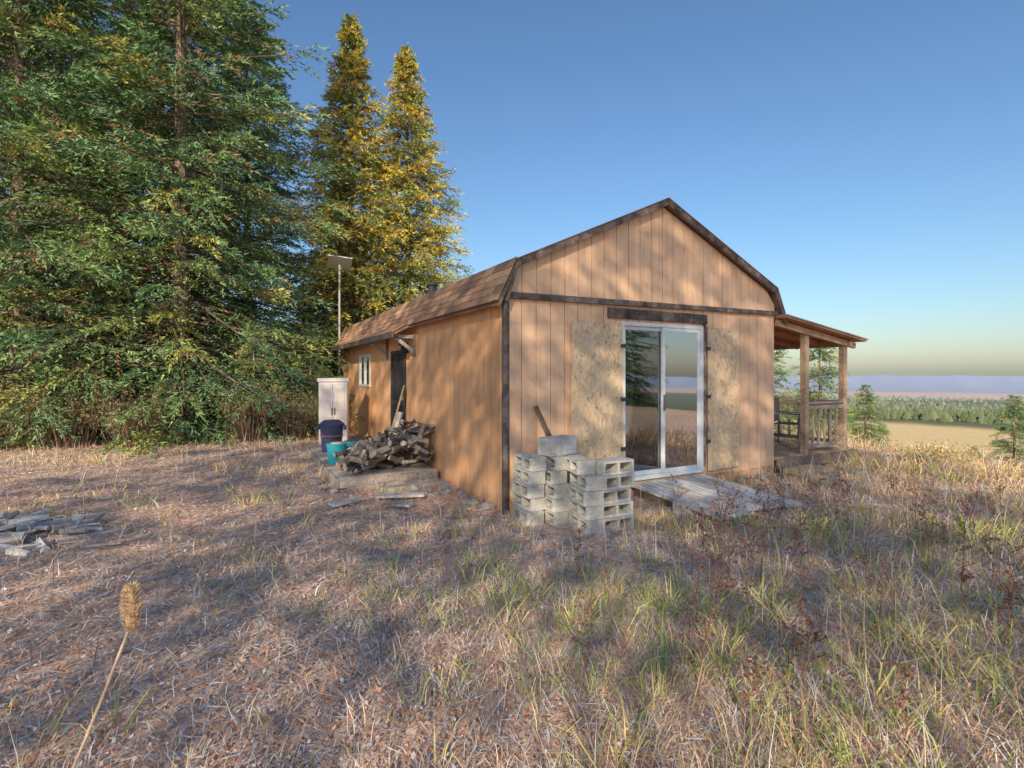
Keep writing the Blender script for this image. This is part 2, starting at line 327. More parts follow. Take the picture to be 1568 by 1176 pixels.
# ---- porch
m=MB(); PW=(.44,.28,.18); GY=(.42,.33,.27); py1=3.3; dz=.24
yy=-.02
while yy<py1: m.box(4.90,7.0,yy,yy+.13,dz-.035,dz,(.52,.35,.22),.2); yy+=.138
for xx in (5.0,5.9,6.85): m.box(xx,xx+.05,.0,py1,dz-.18,dz-.037,GY)
m.box(4.9,7.02,-.07,-.024,dz-.18,dz-.01,(.28,.21,.16)); 
for (xx,yq) in ((5.77,.05),(6.91,.05),(6.91,1.7),(6.91,3.2),(5.0,3.2)):
    m.beam((xx,yq,-.4),(xx,yq,2.14+(6.91-xx)*.14),.10,.10,(.46,.33,.23),(0,1,0))
m.beam((4.9,-.02,2.43),(7.15,-.02,2.11),.05,.10,PW)
m.beam((6.91,-.1,2.14),(6.91,py1+.2,2.14),.08,.10,PW); 
yy=.5
while yy<py1+.1: m.beam((4.9,yy,2.44),(7.15,yy,2.13),.04,.09,(.5,.22,.13)); yy+=.55
def rail(a,b,nb):
    a=Vector(a);b=Vector(b)
    m.beam(a+Vector((0,0,.86)),b+Vector((0,0,.86)),.10,.035,GY); m.beam(a+Vector((0,0,.78)),b+Vector((0,0,.78)),.035,.07,GY); m.beam(a+Vector((0,0,.12)),b+Vector((0,0,.12)),.035,.07,GY)
    for q in range(1,nb): 
        c=a.lerp(b,q/nb); m.beam(c+Vector((0,0,.12)),c+Vector((0,0,.78)),.035,.035,(.40,.33,.27),(0,1,0))
rail((5.82,.05,dz),(6.86,.05,dz),6); rail((6.91,.1,dz),(6.91,1.65,dz),8); rail((6.91,1.75,dz),(6.91,3.15,dz),7); rail((5.05,3.2,dz),(6.86,3.2,dz),9)
m.box(4.95,5.75,-.45,-.1,.02,.10,(.5,.36,.24)); m.box(5.0,6.3,-.75,-.5,-.02,.05,(.42,.36,.3))
m.obj('porch_frame',M_wood,cab,bevel=.004)
m=MB()
m.hex([(4.9,-.2,2.50),(7.2,-.2,2.178),(7.2,py1+.3,2.178),(4.9,py1+.3,2.50),(4.9,-.2,2.53),(7.2,-.2,2.208),(7.2,py1+.3,2.208),(4.9,py1+.3,2.53)],(.48,.24,.15))
m.obj('porch_roof',M_shingle,cab)
m=MB(); m.hex([(4.9,-.22,2.533),(7.23,-.22,2.21),(7.23,py1+.3,2.21),(4.9,py1+.3,2.533),(4.9,-.22,2.55),(7.23,-.22,2.227),(7.23,py1+.3,2.227),(4.9,py1+.3,2.55)],(.45,.42,.38)); m.obj('porch_roofing',M_metal,cab)
# ramp
rp=empty('plywood_ramp',(CO[0],CO[1],0),(0,0,CA))
m=MB(); RC=[(.70,.66,.62),(.62,.57,.52),(.74,.69,.64),(.60,.55,.50),(.68,.63,.57)]
for q in range(5):
    xa=1.80+q*.28; xb=xa+.270; y0=-1.48+random.uniform(-.05,.05)
    m.hex([(xa,y0,.045),(xb,y0,.045),(xb,-.06,.13),(xa,-.06,.13),(xa,y0,.070),(xb,y0,.070),(xb,-.06,.155),(xa,-.06,.155)],RC[q],.05)
for xx in (1.84,2.5,3.12): m.hex([(xx,-1.3,-.05),(xx+.04,-1.3,-.05),(xx+.04,-.1,-.05),(xx,-.1,-.05),(xx,-1.3,.046),(xx+.04,-1.3,.046),(xx+.04,-.1,.122),(xx,-.1,.122)],(.3,.25,.2))
m.obj('boards',M_ramp,rp)

# ---------------------------------------------------------------- cinder blocks
def block_mesh(solid=False):
    b=MB(); c=(.58,.555,.51)
    if solid: b.box(-.2,.2,-.1,.1,0,.19,c,0); return b.mesh('block_solid',M_conc)
    T=.147
    b.box(-.197,.197,-.098,.098,0,.026,c,0); b.box(-.197,.197,-.098,.098,T-.029,T-.003,c,0)
    for xx in (-.197,-.016,.165): b.box(xx,xx+.032,-.098,.098,.026,T-.029,c,0)
    return b.mesh('cinder_block',M_conc)
BM=block_mesh(); BS=block_mesh(True)
cb=empty('cinder_block_stack',(CO[0],CO[1],-.02),(0,0,CA))
def put(x,y,z,rz,me=BM,j=.02):
    add_obj('block',me,cb,(x+random.uniform(-j,j),y+random.uniform(-j,j),z),(0,0,rz+random.uniform(-.09,.09)))
for kz in range(5):
    put(.12,-.34,kz*.147,math.pi/2,j=.03); put(.34,-.46,kz*.147,math.pi/2,j=.03)
    put(.74,-1.0,kz*.147,-.08)
    put(.48,-.88 if kz<4 else -.78,kz*.147,math.pi/2-.2,j=.03)
    if kz<4: put(.76,-.68,kz*.147,0)
put(.42,-.46,.735,.1,BS)
lb=empty('loose_cinder_block',W(1.85,-1.0,0),(0,0,CA)); add_obj('block',BS,lb,(0,0,0),(0,0,.1),(.8,.8,.7))
m=MB(); m.beam(W(.52,-.28,.7),W(.38,-.03,1.22),.07,.03,(.2,.14,.1)); m.obj('leaning_board',M_wood)

# ---------------------------------------------------------------- side deck, woodpile etc
dk=MB(); 
yy=2.2
while yy<5.6: dk.box(-1.5,-.05,yy,yy+.135,.10,.14,(.52,.45,.39),.15); yy+=.142
dk.box(-1.5,-.05,2.15,2.195,.0,.13,(.48,.4,.33)); dk.box(-1.55,-1.505,2.15,5.6,.0,.135,(.44,.37,.31)); dk.box(-1.4,-.1,2.0,2.13,-.02,.04,(.55,.46,.38)); dk.box(-1.0,-.05,1.75,1.93,-.02,.03,(.5,.44,.37))
dk.obj('side_entry_deck',M_wood,None,(CO[0],CO[1],0),(0,0,CA),bevel=.005)
m=MB()
BARK=[(.16,.13,.11),(.24,.20,.17),(.34,.30,.26),(.20,.15,.12),(.42,.38,.34)]; ENDC=[(.50,.38,.27),(.38,.28,.20),(.44,.40,.35)]
for q in range(230):
    lx=-random.uniform(.05,1.3); ly=random.uniform(2.3,3.7)
    hm=.58*(1-abs(lx+.12)/1.4)*(1-max(0,abs(ly-2.85)-.35)/.9)+.05
    z=.16+random.random()**.7*max(hm,.03)
    an=random.gauss(.9,.8); tl=random.gauss(0,.35); L2=random.uniform(.10,.19)
    d=Vector((math.sin(an)*math.cos(tl),math.cos(an)*math.cos(tl),math.sin(tl)))*L2
    c=Vector((lx,ly,z+.03)); r=random.uniform(.025,.055)
    a_=c-d; 
    if a_.z<.15: a_.z=.15
    m.cyl(a_,c+d,r,r*.85,random.choice((3,4,5,7)),random.choice(BARK),random.choice(ENDC),.25,.2)
m.obj('firewood_pile',M_log,None,(CO[0],CO[1],0),(0,0,CA))
m=MB(); Wc2=(.80,.74,.71)
cx,cy=-3.98,11.4
m.box(-.3,.3,-.25,.25,0.05,1.42,Wc2,0); m.box(-.33,.33,-.28,.28,1.422,1.50,(.8,.75,.72),0); m.box(-.32,.32,-.27,.27,0,.048,(.5,.46,.43),0)
m.box(-.285,-.01,-.272,-.252,.1,1.38,(.8,.74,.7),0); m.box(.01,.285,-.272,-.252,.1,1.38,(.8,.74,.7),0)
for sx in (-.148,.148): m.box(sx-.09,sx+.09,-.28,-.274,.2,.65,(.72,.66,.62),0); m.box(sx-.09,sx+.09,-.28,-.274,.78,1.28,(.72,.66,.62),0)
m.box(-.04,-.02,-.30,-.273,.7,.85,(.2,.2,.2)); m.box(.02,.04,-.30,-.273,.7,.85,(.2,.2,.2))
m.obj('storage_cabinet',M_plastic,None,(cx,cy,0),(0,0,.25),bevel=.01)
m=MB(); NB=(.07,.08,.18)
m.cyl((0,0,0),(0,0,.5),.17,.21,24,NB,j=0); m.cyl((0,0,.5),(0,0,.53),.235,.235,24,(.06,.07,.14),j=0); m.cyl((0,0,.53),(0,0,.60),.225,.14,24,(.07,.08,.16),j=0); m.box(-.26,-.22,-.05,.05,.42,.5,NB); m.box(.22,.26,-.05,.05,.42,.5,NB); m.cyl((0,0,.3),(0,0,.33),.206,.21,24,(.45,.18,.1))
m.obj('trash_can',M_plastic,None,(-3.4,9.6,.13))
m=MB(); m.cyl((0,0,0),(0,0,.30),.13,.155,20,(.03,.38,.46)); m.cyl((0,0,.30),(0,0,.32),.162,.162,20,(.04,.46,.55)); m.cyl((0,0,.321),(0,0,.34),.10,.08,12,(.6,.5,.4)); m.cyl((-.16,0,.27),(-.16,0,.30),.012,.012,6,(.3,.3,.3))
m.obj('paint_bucket',M_plastic,None,W(-1.32,3.5,.14))
m=MB(); m.cyl((0,0,0),(0,0,.28),.12,.14,20,(.08,.38,.55)); m.cyl((0,0,.28),(0,0,.30),.148,.148,20,(.12,.45,.65)); m.cyl((.0,0,.301),(0,0,.31),.11,.1,12,(.1,.1,.1))
m.obj('paint_bucket',M_plastic,None,W(-1.0,3.85,.14))
m=MB(); m.beam((0,0,0),(.0,.25,.75),.22,.02,(.7,.62,.5)); m.beam((.16,0,0),(.2,.2,.62),.14,.02,(.66,.6,.54)); m.obj('scrap_boards',M_wood,None,W(-.35,4.0,.14),(0,0,CA-1.3))
m=MB(); m.cyl((0,0,.3),(.3,.12,1.25),.016,.016,8,(.45,.33,.2)); m.hex([(-.12,-.1,.0),(.06,-.12,.0),(.06,-.10,.0),(-.12,-.08,.0),(-.08,.0,.32),(.10,.0,.32),(.10,.015,.32),(-.08,.015,.32)],(.2,.18,.17)); m.obj('shovel',M_wood,None,W(-.38,3.75,.14),(0,0,CA))
m=MB(); m.cyl((0,0,0),(0,0,5.0),.035,.03,12,(.5,.5,.5)); m.beam((0,0,4.7),(.0,.2,4.95),.03,.03,(.4,.4,.4))
sp_=empty('solar_panel',(-5.42,16.0,0)); m.obj('pole',M_metal,sp_)
m=MB(); m.box(-.36,.36,-.30,.30,-.02,.015,(.75,.68,.6),0)
m.box(-.34,.34,-.28,.28,.0155,.019,(.03,.04,.10),0)
for q in range(5): m.box(-.34+q*.17-.004,-.34+q*.17+.004,-.28,.28,.0192,.021,(.5,.5,.5),0)
m.obj('panel',M_metal,sp_,(0,.02,5.08),(math.radians(-26),math.radians(4),math.radians(22)))
m=MB()
for (lx,ly) in ((-.12,.25),(-.2,.55),(-.15,.9),(-.3,1.2),(-.45,1.45),(-.2,1.5),(-.6,1.6),(-1.7,2.3),(-1.75,2.7),(-1.6,2.0),(4.0,-.1),(4.4,-.15),(.6,-.1)):
    w=W(lx,ly); r=random.uniform(.05,.09); m.blob((w[0],w[1],.02),(r*1.3,r,r*.7),(.40,.36,.33))
m.obj('foundation_stones',M_stone)
m=MB()
for q in range(70):
    x0,y0=-5.0+random.gauss(0,.42),5.0+random.gauss(0,.32); a=random.gauss(.3,.9); l=random.uniform(.06,.28)
    z=.02+random.uniform(0,.10)*max(0,1-abs(x0+5.0)/.9); rr=random.uniform(.012,.05); gc=random.choice([(.50,.48,.47),(.40,.39,.39),(.58,.53,.47),(.42,.37,.33)])
    m.cyl((x0-l*math.cos(a),y0-l*math.sin(a),z),(x0+l*math.cos(a),y0+l*math.sin(a),z+random.uniform(-.03,.05)),rr,rr*.7,random.choice((5,6,7)),gc,None,.25,.15)
m.beam((-5.6,4.95,.08),(-4.85,5.35,.12),.09,.03,(.6,.56,.5))
m.obj('scrap_wood_pile',M_wood)
m=MB(); 
for (lx,ly,l,a) in ((-.9,1.2,.3,.1),(-1.6,1.2,.18,.9),(-1.0,.75,.12,-.3)):
    w=W(lx,ly); m.beam((w[0]-l*math.cos(a),w[1]-l*math.sin(a),.045),(w[0]+l*math.cos(a),w[1]+l*math.sin(a),.05),.14,.03,(.55,.53,.5))
m.obj('loose_planks',M_wood)
pt=empty('picnic_table',W(5.6,1.7,dz),(0,0,CA)); m=MB(); c=(.55,.24,.13)
for q in range(4): m.box(-.6,.6,-.3+q*.152,-.3+q*.152+.14,.68,.715,c)
for sx in (-.45,.45):
    m.beam((sx,-.5,0),(sx,.2,.68),.04,.09,c); m.beam((sx+.042,.5,0),(sx+.042,-.2,.68),.04,.09,c); m.box(sx-.065,sx-.022,-.62,.62,.36,.42,c)
m.box(-.6,.6,-.68,-.45,.422,.455,c); m.box(-.6,.6,.45,.68,.422,.455,c); m.obj('boards',M_wood,pt)
pc=empty('patio_chair',W(6.4,.75,dz),(0,0,CA+.4)); m=MB(); c=(.16,.16,.19)
for sx in (-.24,.24):
    for sy in (-.22,.22): m.cyl((sx,sy,0),(sx,sy,.42 if sy<0 else .9),.014,.014,8,c)
    m.beam((sx,-.24,.62),(sx,.22,.62),.04,.025,c); m.cyl((sx,-.22,.42),(sx,-.22,.61),.014,.014,8,c)
for q in range(6): m.box(-.24,.24,-.22+q*.073,-.22+q*.073+.055,.42,.435,c)
for q in range(5): m.box(-.22+q*.09,-.22+q*.09+.05,.20,.215,.46,.9,c)
m.obj('seat',M_wood,pc)

# ---------------------------------------------------------------- conifers
def nrmz(a): return a/(np.linalg.norm(a,axis=-1,keepdims=True)+1e-9)
def conifer(name,H,R,nb,nt_,nn,seed,hb=.05,nl=.13,nw=.03,pal=None,pw=.8,gap=.0,trk=1.,lumpy=1.,spread=.06,pgam=1.2):
    rg=np.random.default_rng(seed)
    hr=np.sort(rg.uniform(0,1,nb)**1.15); h=H*(hb+(1-hb-.01)*hr)
    prof=(1-hr)**pw*R+.08
    azb=np.arange(nb)*2.39996+rg.normal(0,.35,nb)
    lump=1+lumpy*(.2*np.sin(azb*2+hr*17+seed)+.13*np.sin(azb*3-hr*31))
    L_=prof*lump*rg.uniform(.55,1.12,nb)
    keep=rg.uniform(0,1,nb)>gap*(.5+.5*np.sin(azb*1.5+hr*23)); h,azb,L_,hr=h[keep],azb[keep],L_[keep],hr[keep]; nb=len(h)
    e=-.18+.75*hr**1.6+rg.normal(0,.10,nb)
    rd=np.stack([np.cos(azb),np.sin(azb),0*azb],-1); sdv=np.stack([-np.sin(azb),np.cos(azb),0*azb],-1)
    def B(s,ix):
        s=s[...,None]; L1=L_[ix][...,None]; zz=h[ix][...,None]+L1*(e[ix][...,None]*s-.38*s**2+.30*s**3)
        return np.concatenate([rd[ix][...,:2]*L1*s,zz],-1)
    m=MB(); seg=10
    r0=(.011*H+.03)*trk
    for q in range(seg): m.cyl((0,0,-.3+H*q/seg),(0,0,-.3+H*(q+1)/seg+.02),r0*(1-q/seg)+.012,r0*(1-(q+1)/seg)+.012,9,(.24,.18,.14),None,.06)
    for ix in range(nb):
        pts=B(np.array([0,.35,.7,.95]),np.full(4,ix)); rb=.010+.007*L_[ix]
        for q in range(3): m.cyl(pts[q],pts[q+1],rb*(1-q*.3),rb*(1-(q+1)*.3),3,(.24,.18,.14))
    wood=m.mesh(name+'_wood',M_bark)
    ix=np.repeat(np.arange(nb),nt_); k=np.tile(np.arange(nt_),nb)
    s=.12+.88*((k+rg.uniform(0,1,len(k)))/nt_)
    kk=rg.uniform(0,1,len(s))<(.35+.65*s)*np.clip(.35+L_[ix]/R*1.3,0,1); ix,k,s=ix[kk],k[kk],s[kk]
    side=np.where(k%2==0,1.,-1.); th=np.radians(62-38*s)+rg.normal(0,.12,len(s))
    td=rd[ix]*np.cos(th)[:,None]+sdv[ix]*(side*np.sin(th))[:,None]; td[:,2]=-.30+rg.normal(0,.2,len(s))+.4*hr[ix]; td=nrmz(td)
    tl=(.42*L_[ix]*(1-.75*s)+.16)*rg.uniform(.6,1.2,len(s))
    tb=B(s,ix); tb[:,2]+=rg.normal(0,spread*.5,len(s))
    nT=len(s)
    it=np.repeat(np.arange(nT),nn); q=rg.uniform(0,1,len(it)); 
    pos=tb[it]+td[it]*(tl[it]*q)[:,None]; pos[:,2]-=.30*tl[it]*q**2
    pos+=rg.normal(0,.008,pos.shape)
    pr=nrmz(np.cross(td[it],rg.normal(size=pos.shape)))
    dr=nrmz(td[it]*.9+pr*rg.uniform(.35,.95,len(it))[:,None])
    ln=nl*rg.uniform(.6,1.25,len(it)); wd=nw*rg.uniform(.6,1.3,len(it))
    wv=nrmz(np.cross(dr,rg.normal(size=pos.shape)))*wd[:,None]*.5
    V=np.stack([pos-wv,pos+wv,pos+dr*ln[:,None]],1).reshape(-1,3)
    n=len(it)
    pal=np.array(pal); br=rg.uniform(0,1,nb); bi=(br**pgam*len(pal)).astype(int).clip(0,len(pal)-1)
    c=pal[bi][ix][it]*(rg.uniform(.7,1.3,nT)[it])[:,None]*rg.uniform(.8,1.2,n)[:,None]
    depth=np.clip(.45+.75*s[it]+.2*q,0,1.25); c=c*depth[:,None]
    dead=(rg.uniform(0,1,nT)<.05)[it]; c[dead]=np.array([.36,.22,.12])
    C=np.repeat(c,3,0)
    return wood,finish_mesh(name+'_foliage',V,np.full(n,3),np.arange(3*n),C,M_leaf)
GRN=[(.16,.27,.12),(.21,.31,.12),(.15,.25,.13),(.18,.28,.14),(.25,.33,.12),(.22,.31,.13),(.36,.36,.11)]
GLD=[(.46,.42,.11),(.34,.37,.11),(.58,.47,.10),(.29,.34,.12),(.62,.48,.11)]  # yellowed foliage: part of the warm sunlight is painted into these colours
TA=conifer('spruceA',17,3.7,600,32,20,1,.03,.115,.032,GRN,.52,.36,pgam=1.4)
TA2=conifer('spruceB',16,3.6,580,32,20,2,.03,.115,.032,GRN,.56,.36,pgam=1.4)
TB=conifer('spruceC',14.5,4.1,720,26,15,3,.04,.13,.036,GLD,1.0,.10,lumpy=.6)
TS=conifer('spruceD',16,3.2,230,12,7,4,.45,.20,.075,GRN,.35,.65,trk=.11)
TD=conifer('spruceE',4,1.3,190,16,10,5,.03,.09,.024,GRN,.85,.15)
def tree(kind,x,y,sc,rz,name='spruce_tree',sz=None,dz_=0):
    e=empty(name,(x,y,float(zg(x,y))+dz_),(random.uniform(-.02,.02),random.uniform(-.02,.02),rz),(sc,sc,sz or sc))
    add_obj('trunk',kind[0],e); add_obj('foliage',kind[1],e)
tree(TA,-8.7,13.4,1.10,.3); tree(TA2,-11.6,12.0,1.05,2.0); tree(TA,-15,15.5,1.05,4.0); tree(TA2,-12.5,18.5,1.1,1.0)
tree(TA,-17.5,11,1.0,5.0); tree(TA2,-9.6,18.5,.95,3.0)
tree(TB,-6.1,19.3,1.0,.5,sz=1.05); tree(TB,-4.1,20.3,1.0,2.6,sz=1.02)
tree(TB,-8,24,.8,1.1); tree(TA2,-20,24,.9,1.5)
for (x,y,s_) in ((-6.5,12.8,.7),(-5.6,14.2,.75),(-7.8,11.4,.38),(-5.0,13.6,.45)): tree(TD,x,y,s_,random.random()*6,'young_spruce')
tree(TD,14.6,24,1.55,1.,'fir_tree'); tree(TD,12.6,25,1.5,2.,'fir_tree'); tree(TD,12.6,18.2,.72,3.,'fir_tree'); tree(TD,16.3,16.5,.80,1.,'fir_tree'); tree(TD,11.6,19.5,.5,0.,'fir_tree')
tree(TD,24.5,27,.6,1.2,'fir_tree'); tree(TD,32,44,1.,1.7,'fir_tree')
tree(TA2,20.3,-1.0,.6,1.0)
for (x,y,s_,r_) in ((-8.6,-9,1.0,0),(-5.6,-10.6,1.05,1.3),(-3.1,-9.4,1.0,2.2),(-.7,-10.6,1.05,3.9),(1.4,-9.4,.95,4.5)): tree(TS,x,y,s_,r_)

# ---------------------------------------------------------------- blades
def blades(P,h,w,az,lean,C,tipdark=1.0):
    n=len(P); d=np.stack([np.cos(az),np.sin(az),0*az],-1); f=RNG.uniform(0,6.28,n); pv=np.stack([np.cos(f),np.sin(f),0*f],-1)*(w/2)[:,None]
    up=np.array([0,0,1.])
    mid=P+up*(h*.55)[:,None]+d*(h*lean*.35)[:,None]; tip=P+up*(h*(1-.25*lean))[:,None]+d*(h*lean)[:,None]
    V=np.stack([P-pv,P+pv,mid+pv*.8,mid-pv*.8,tip],1).reshape(-1,3)
    b=np.arange(n)*5; q=np.stack([b,b+1,b+2,b+3,b+3,b+2,b+4],-1).reshape(-1)
    return V,np.tile([4,3],n),q,np.repeat(C,5,0)
def inside(x,y,pad=0):
    lx,ly=Linv(x,y)
    a=(lx>-pad)&(lx<WID+pad)&(ly>-pad)&(ly<LEN)
    b=(lx>-1.55)&(lx<0)&(ly>2.05)&(ly<5.7)
    c=(lx>4.8)&(lx<7)&(ly>-.1)&(ly<3.4)
    d=(lx>1.8)&(lx<3.3)&(ly>-1.46)&(ly<0)
    e=(lx>.0)&(lx<.95)&(ly>-1.1)&(ly<0)
    return a|b|c|d|e
nt2=34000
r=.7+25*RNG.uniform(0,1,nt2)**1.3; a=np.radians(RNG.uniform(-60,60,nt2)); tx=r*np.sin(a); ty=r*np.cos(a)
cl=noise2(tx,ty,1.6); dens=np.clip(.34+.45*cl+.32*np.clip(tx/3.5,-1,1)+.1*(r>8),.06,1)
k=(RNG.uniform(0,1,nt2)<dens)&~inside(tx,ty,.03); tx,ty,r=tx[k],ty[k],r[k]; nT=len(tx)
right=np.clip((tx+1.0)/4,0,1)
typ=RNG.uniform(0,1,nT)
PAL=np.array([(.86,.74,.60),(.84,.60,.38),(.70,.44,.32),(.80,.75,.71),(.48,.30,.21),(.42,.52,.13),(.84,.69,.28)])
gz=noise2(tx+9,ty-3,1.1)
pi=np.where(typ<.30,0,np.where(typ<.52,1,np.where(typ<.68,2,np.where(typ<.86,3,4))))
green=(RNG.uniform(0,1,nT)<(.04+.24*np.clip(gz,0,1)+.13*right*(r<7))); pi=np.where(green,np.where(RNG.uniform(0,1,nT)<.6,5,6),pi)
farr=(r>8)&(RNG.uniform(0,1,nT)<.7); pi=np.where(farr,np.where(RNG.uniform(0,1,nT)<.65,1,6),pi)  # distant grass skewed to orange and gold, sunlit look painted into blade colour
base_h=(.05+.07*RNG.uniform(0,1,nT)**2)*(1+1.0*right*np.clip(.5+cl[k],0,1.6))+(.09*green)
base_h*=np.where(r>8,1.35,1)
nbl=9; it=np.repeat(np.arange(nT),nbl); n=len(it)
tr=.03+.07*RNG.uniform(0,1,n); ta=RNG.uniform(0,6.28,n); tr=np.where(green[it],tr*.6,tr)
bx=tx[it]+tr*np.cos(ta)*(1+r[it]*.15); by=ty[it]+tr*np.sin(ta)*(1+r[it]*.15)
P=np.stack([bx,by,zg(bx,by)-.005],-1)
h=base_h[it]*RNG.uniform(.4,1.5,n); w=(.0024+.00075*r[it])*RNG.uniform(.6,1.3,n)*np.where(green[it],1.5,1)
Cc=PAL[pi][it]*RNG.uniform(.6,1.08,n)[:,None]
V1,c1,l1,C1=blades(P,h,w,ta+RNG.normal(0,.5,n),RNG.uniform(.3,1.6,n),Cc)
ns=16000; r=1.3+22*RNG.uniform(0,1,ns)**1.1; a=np.radians(RNG.uniform(-58,58,ns)); x=r*np.sin(a);y=r*np.cos(a)
k=(RNG.uniform(0,1,ns)<np.clip(.15+.6*np.clip((x+.5)/4,0,1)+.3*noise2(x,y,.7),.05,1))&~inside(x,y,.03); x,y,r=x[k],y[k],r[k]; ns=len(x)
P=np.stack([x,y,zg(x,y)],-1); Cc=PAL[RNG.choice([0,0,1,3,2,4,4],ns)]*RNG.uniform(.5,1.05,ns)[:,None]
V2,c2,l2,C2=blades(P,RNG.uniform(.15,.42,ns)*(1+.3*np.clip(x/4,0,1)),(.0025+.0006*r)*RNG.uniform(.7,1.2,ns),RNG.uniform(0,6.28,ns),RNG.uniform(0,.6,ns),Cc)
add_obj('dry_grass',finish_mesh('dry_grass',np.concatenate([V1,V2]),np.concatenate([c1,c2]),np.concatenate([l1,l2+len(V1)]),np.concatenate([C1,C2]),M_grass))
n=240000; r=.7+17*RNG.uniform(0,1,n)**1.25; a=np.radians(RNG.uniform(-58,58,n)); x=r*np.sin(a);y=r*np.cos(a); k=~inside(x,y,0); x,y,r=x[k],y[k],r[k]; n=len(x)
P=np.stack([x,y,zg(x,y)+RNG.uniform(.002,.03,n)],-1); f=RNG.uniform(0,6.28,n)
thin=RNG.uniform(0,1,n)<.52; ln=np.where(thin,RNG.uniform(.03,.12,n),RNG.uniform(.008,.028,n))*(1+.06*r); wd=np.where(thin,.003+.0006*r,RNG.uniform(.006,.020,n)*(1+.06*r))
d=np.stack([np.cos(f),np.sin(f),RNG.normal(0,.25,n)],-1)*ln[:,None]/1; s_=np.stack([-np.sin(f),np.cos(f),RNG.normal(0,.3,n)],-1)*wd[:,None]/2
V=np.stack([P-d/2,P+s_,P+d/2,P-s_],1).reshape(-1,3)
PL=np.array([(.80,.70,.62),(.78,.39,.24),(.56,.35,.26),(.74,.70,.71),(.80,.54,.39),(.32,.21,.16),(.84,.80,.76)])
ci=np.where(thin,RNG.choice([0,0,3,3,2,6,4],n),RNG.choice([1,1,1,2,3,4,4,5,6],n))
C=np.repeat(PL[ci]*RNG.uniform(.65,1.06,n)[:,None],4,0)
add_obj('leaf_litter',finish_mesh('leaf_litter',V,np.full(n,4),np.arange(4*n),C,M_litter))

# ---------------------------------------------------------------- shrubs
def shrub(name,x,y,hh,rr,nst,cols,leafc,nleaf,seed):
    rg=np.random.default_rng(seed); n=nst
    a=rg.uniform(0,6.28,n); b=rg.uniform(0,.35*rr,n); P=np.stack([x+b*np.cos(a),y+b*np.sin(a),np.full(n,float(zg(x,y)))],-1)
    h=hh*rg.uniform(.5,1.05,n); ln=rg.uniform(.1,.9,n)*rr/hh
    V1,c1,l1,C1=blades(P,h,np.full(n,.014),a+rg.normal(0,.4,n),ln,np.array(cols)[rg.integers(0,len(cols),n)]*rg.uniform(.6,1.2,n)[:,None])
    m2=n*7; it=np.repeat(np.arange(n),7); q=rg.uniform(.3,.95,m2); tip=V1.reshape(n,5,3)[:,4]; P2=P[it]+(tip-P)[it]*q[:,None]; P2[:,2]+=h[it]*.06
    V2,c2,l2,C2=blades(P2,h[it]*rg.uniform(.15,.35,m2),np.full(m2,.008),rg.uniform(0,6.28,m2),rg.uniform(.3,1.3,m2),C1.reshape(n,5,3)[:,0][it])
    m3=nleaf; j=rg.integers(0,m2,m3); P3=V2.reshape(m2,5,3)[j,4]+rg.normal(0,.05,(m3,3)); d=nrmz(rg.normal(size=(m3,3)))*.03; e_=nrmz(np.cross(d,rg.normal(size=(m3,3))))*.012
    V3=np.stack([P3-d,P3+e_,P3+d,P3-e_],1).reshape(-1,3); C3=np.repeat(np.array(leafc)[rg.integers(0,len(leafc),m3)]*rg.uniform(.6,1.3,m3)[:,None],4,0)
    V=np.concatenate([V1,V2,V3]); o1=len(V1);o2=o1+len(V2)
    add_obj(name,finish_mesh(name,V,np.concatenate([c1,c2,np.full(m3,4)]),np.concatenate([l1,l2+o1,np.arange(4*m3)+o2]),np.concatenate([C1,C2,C3]),M_grass))
for q,(x,y,hh,rr) in enumerate(((-9.6,11.0,1.5,1.3),(-8.3,11.1,1.2,1.1),(-11,10.6,1.4,1.2),(-6.2,12.0,1.4,1.0),(-5.3,12.4,1.1,.9),(-12.6,11.3,1.4,1.3))):
    shrub('bare_shrub',x,y,hh,rr,90,[(.30,.19,.15),(.36,.26,.20),(.24,.16,.12)],[(.40,.23,.14),(.26,.30,.12),(.22,.30,.12)],1700,q)
for q,(x,y) in enumerate(((7.6,9.2),(9.5,11),(12.5,11),(11,12.2))):
    shrub('golden_shrub',x,y,.35,.9,80,[(.6,.46,.3),(.55,.4,.22)],[(.7,.55,.25),(.6,.5,.22)],500,q+20)
def weed(x,y,h,lx,ly,seed):
    random.seed(seed); m=MB(); c=(.30,.16,.12); z=float(zg(x,y)); p0=Vector((x,y,z)); d=Vector((lx,ly,h)); k=7
    pts=[p0+d*(q/k)+Vector((random.gauss(0,.012),random.gauss(0,.012),0))*(q>0) for q in range(k+1)]
    for q in range(k): m.cyl(pts[q],pts[q+1],.005*(1-q/k*.6),.005*(1-(q+1)/k*.6),5,c)
    for q in range(int(24*h)+4):
        u=random.uniform(.3,1); p=p0+d*u; a=random.uniform(0,6.28); l=random.uniform(.05,.18)*h; e=p+Vector((math.cos(a)*l,math.sin(a)*l,l*random.uniform(.3,1.1)))
        m.cyl(p,e,.0024,.0016,4,c)
        for w_ in range(3):
            f=p.lerp(e,random.uniform(.5,1.0)); f=f+Vector((random.gauss(0,.012),random.gauss(0,.012),random.gauss(0,.012))); s=random.uniform(.004,.010)
            m.blob(f,(s,s,s*.8),random.choice([(.24,.13,.09),(.34,.17,.12),(.28,.12,.11)]),.4,5,3)
    m.obj('dead_weed',M_wood)
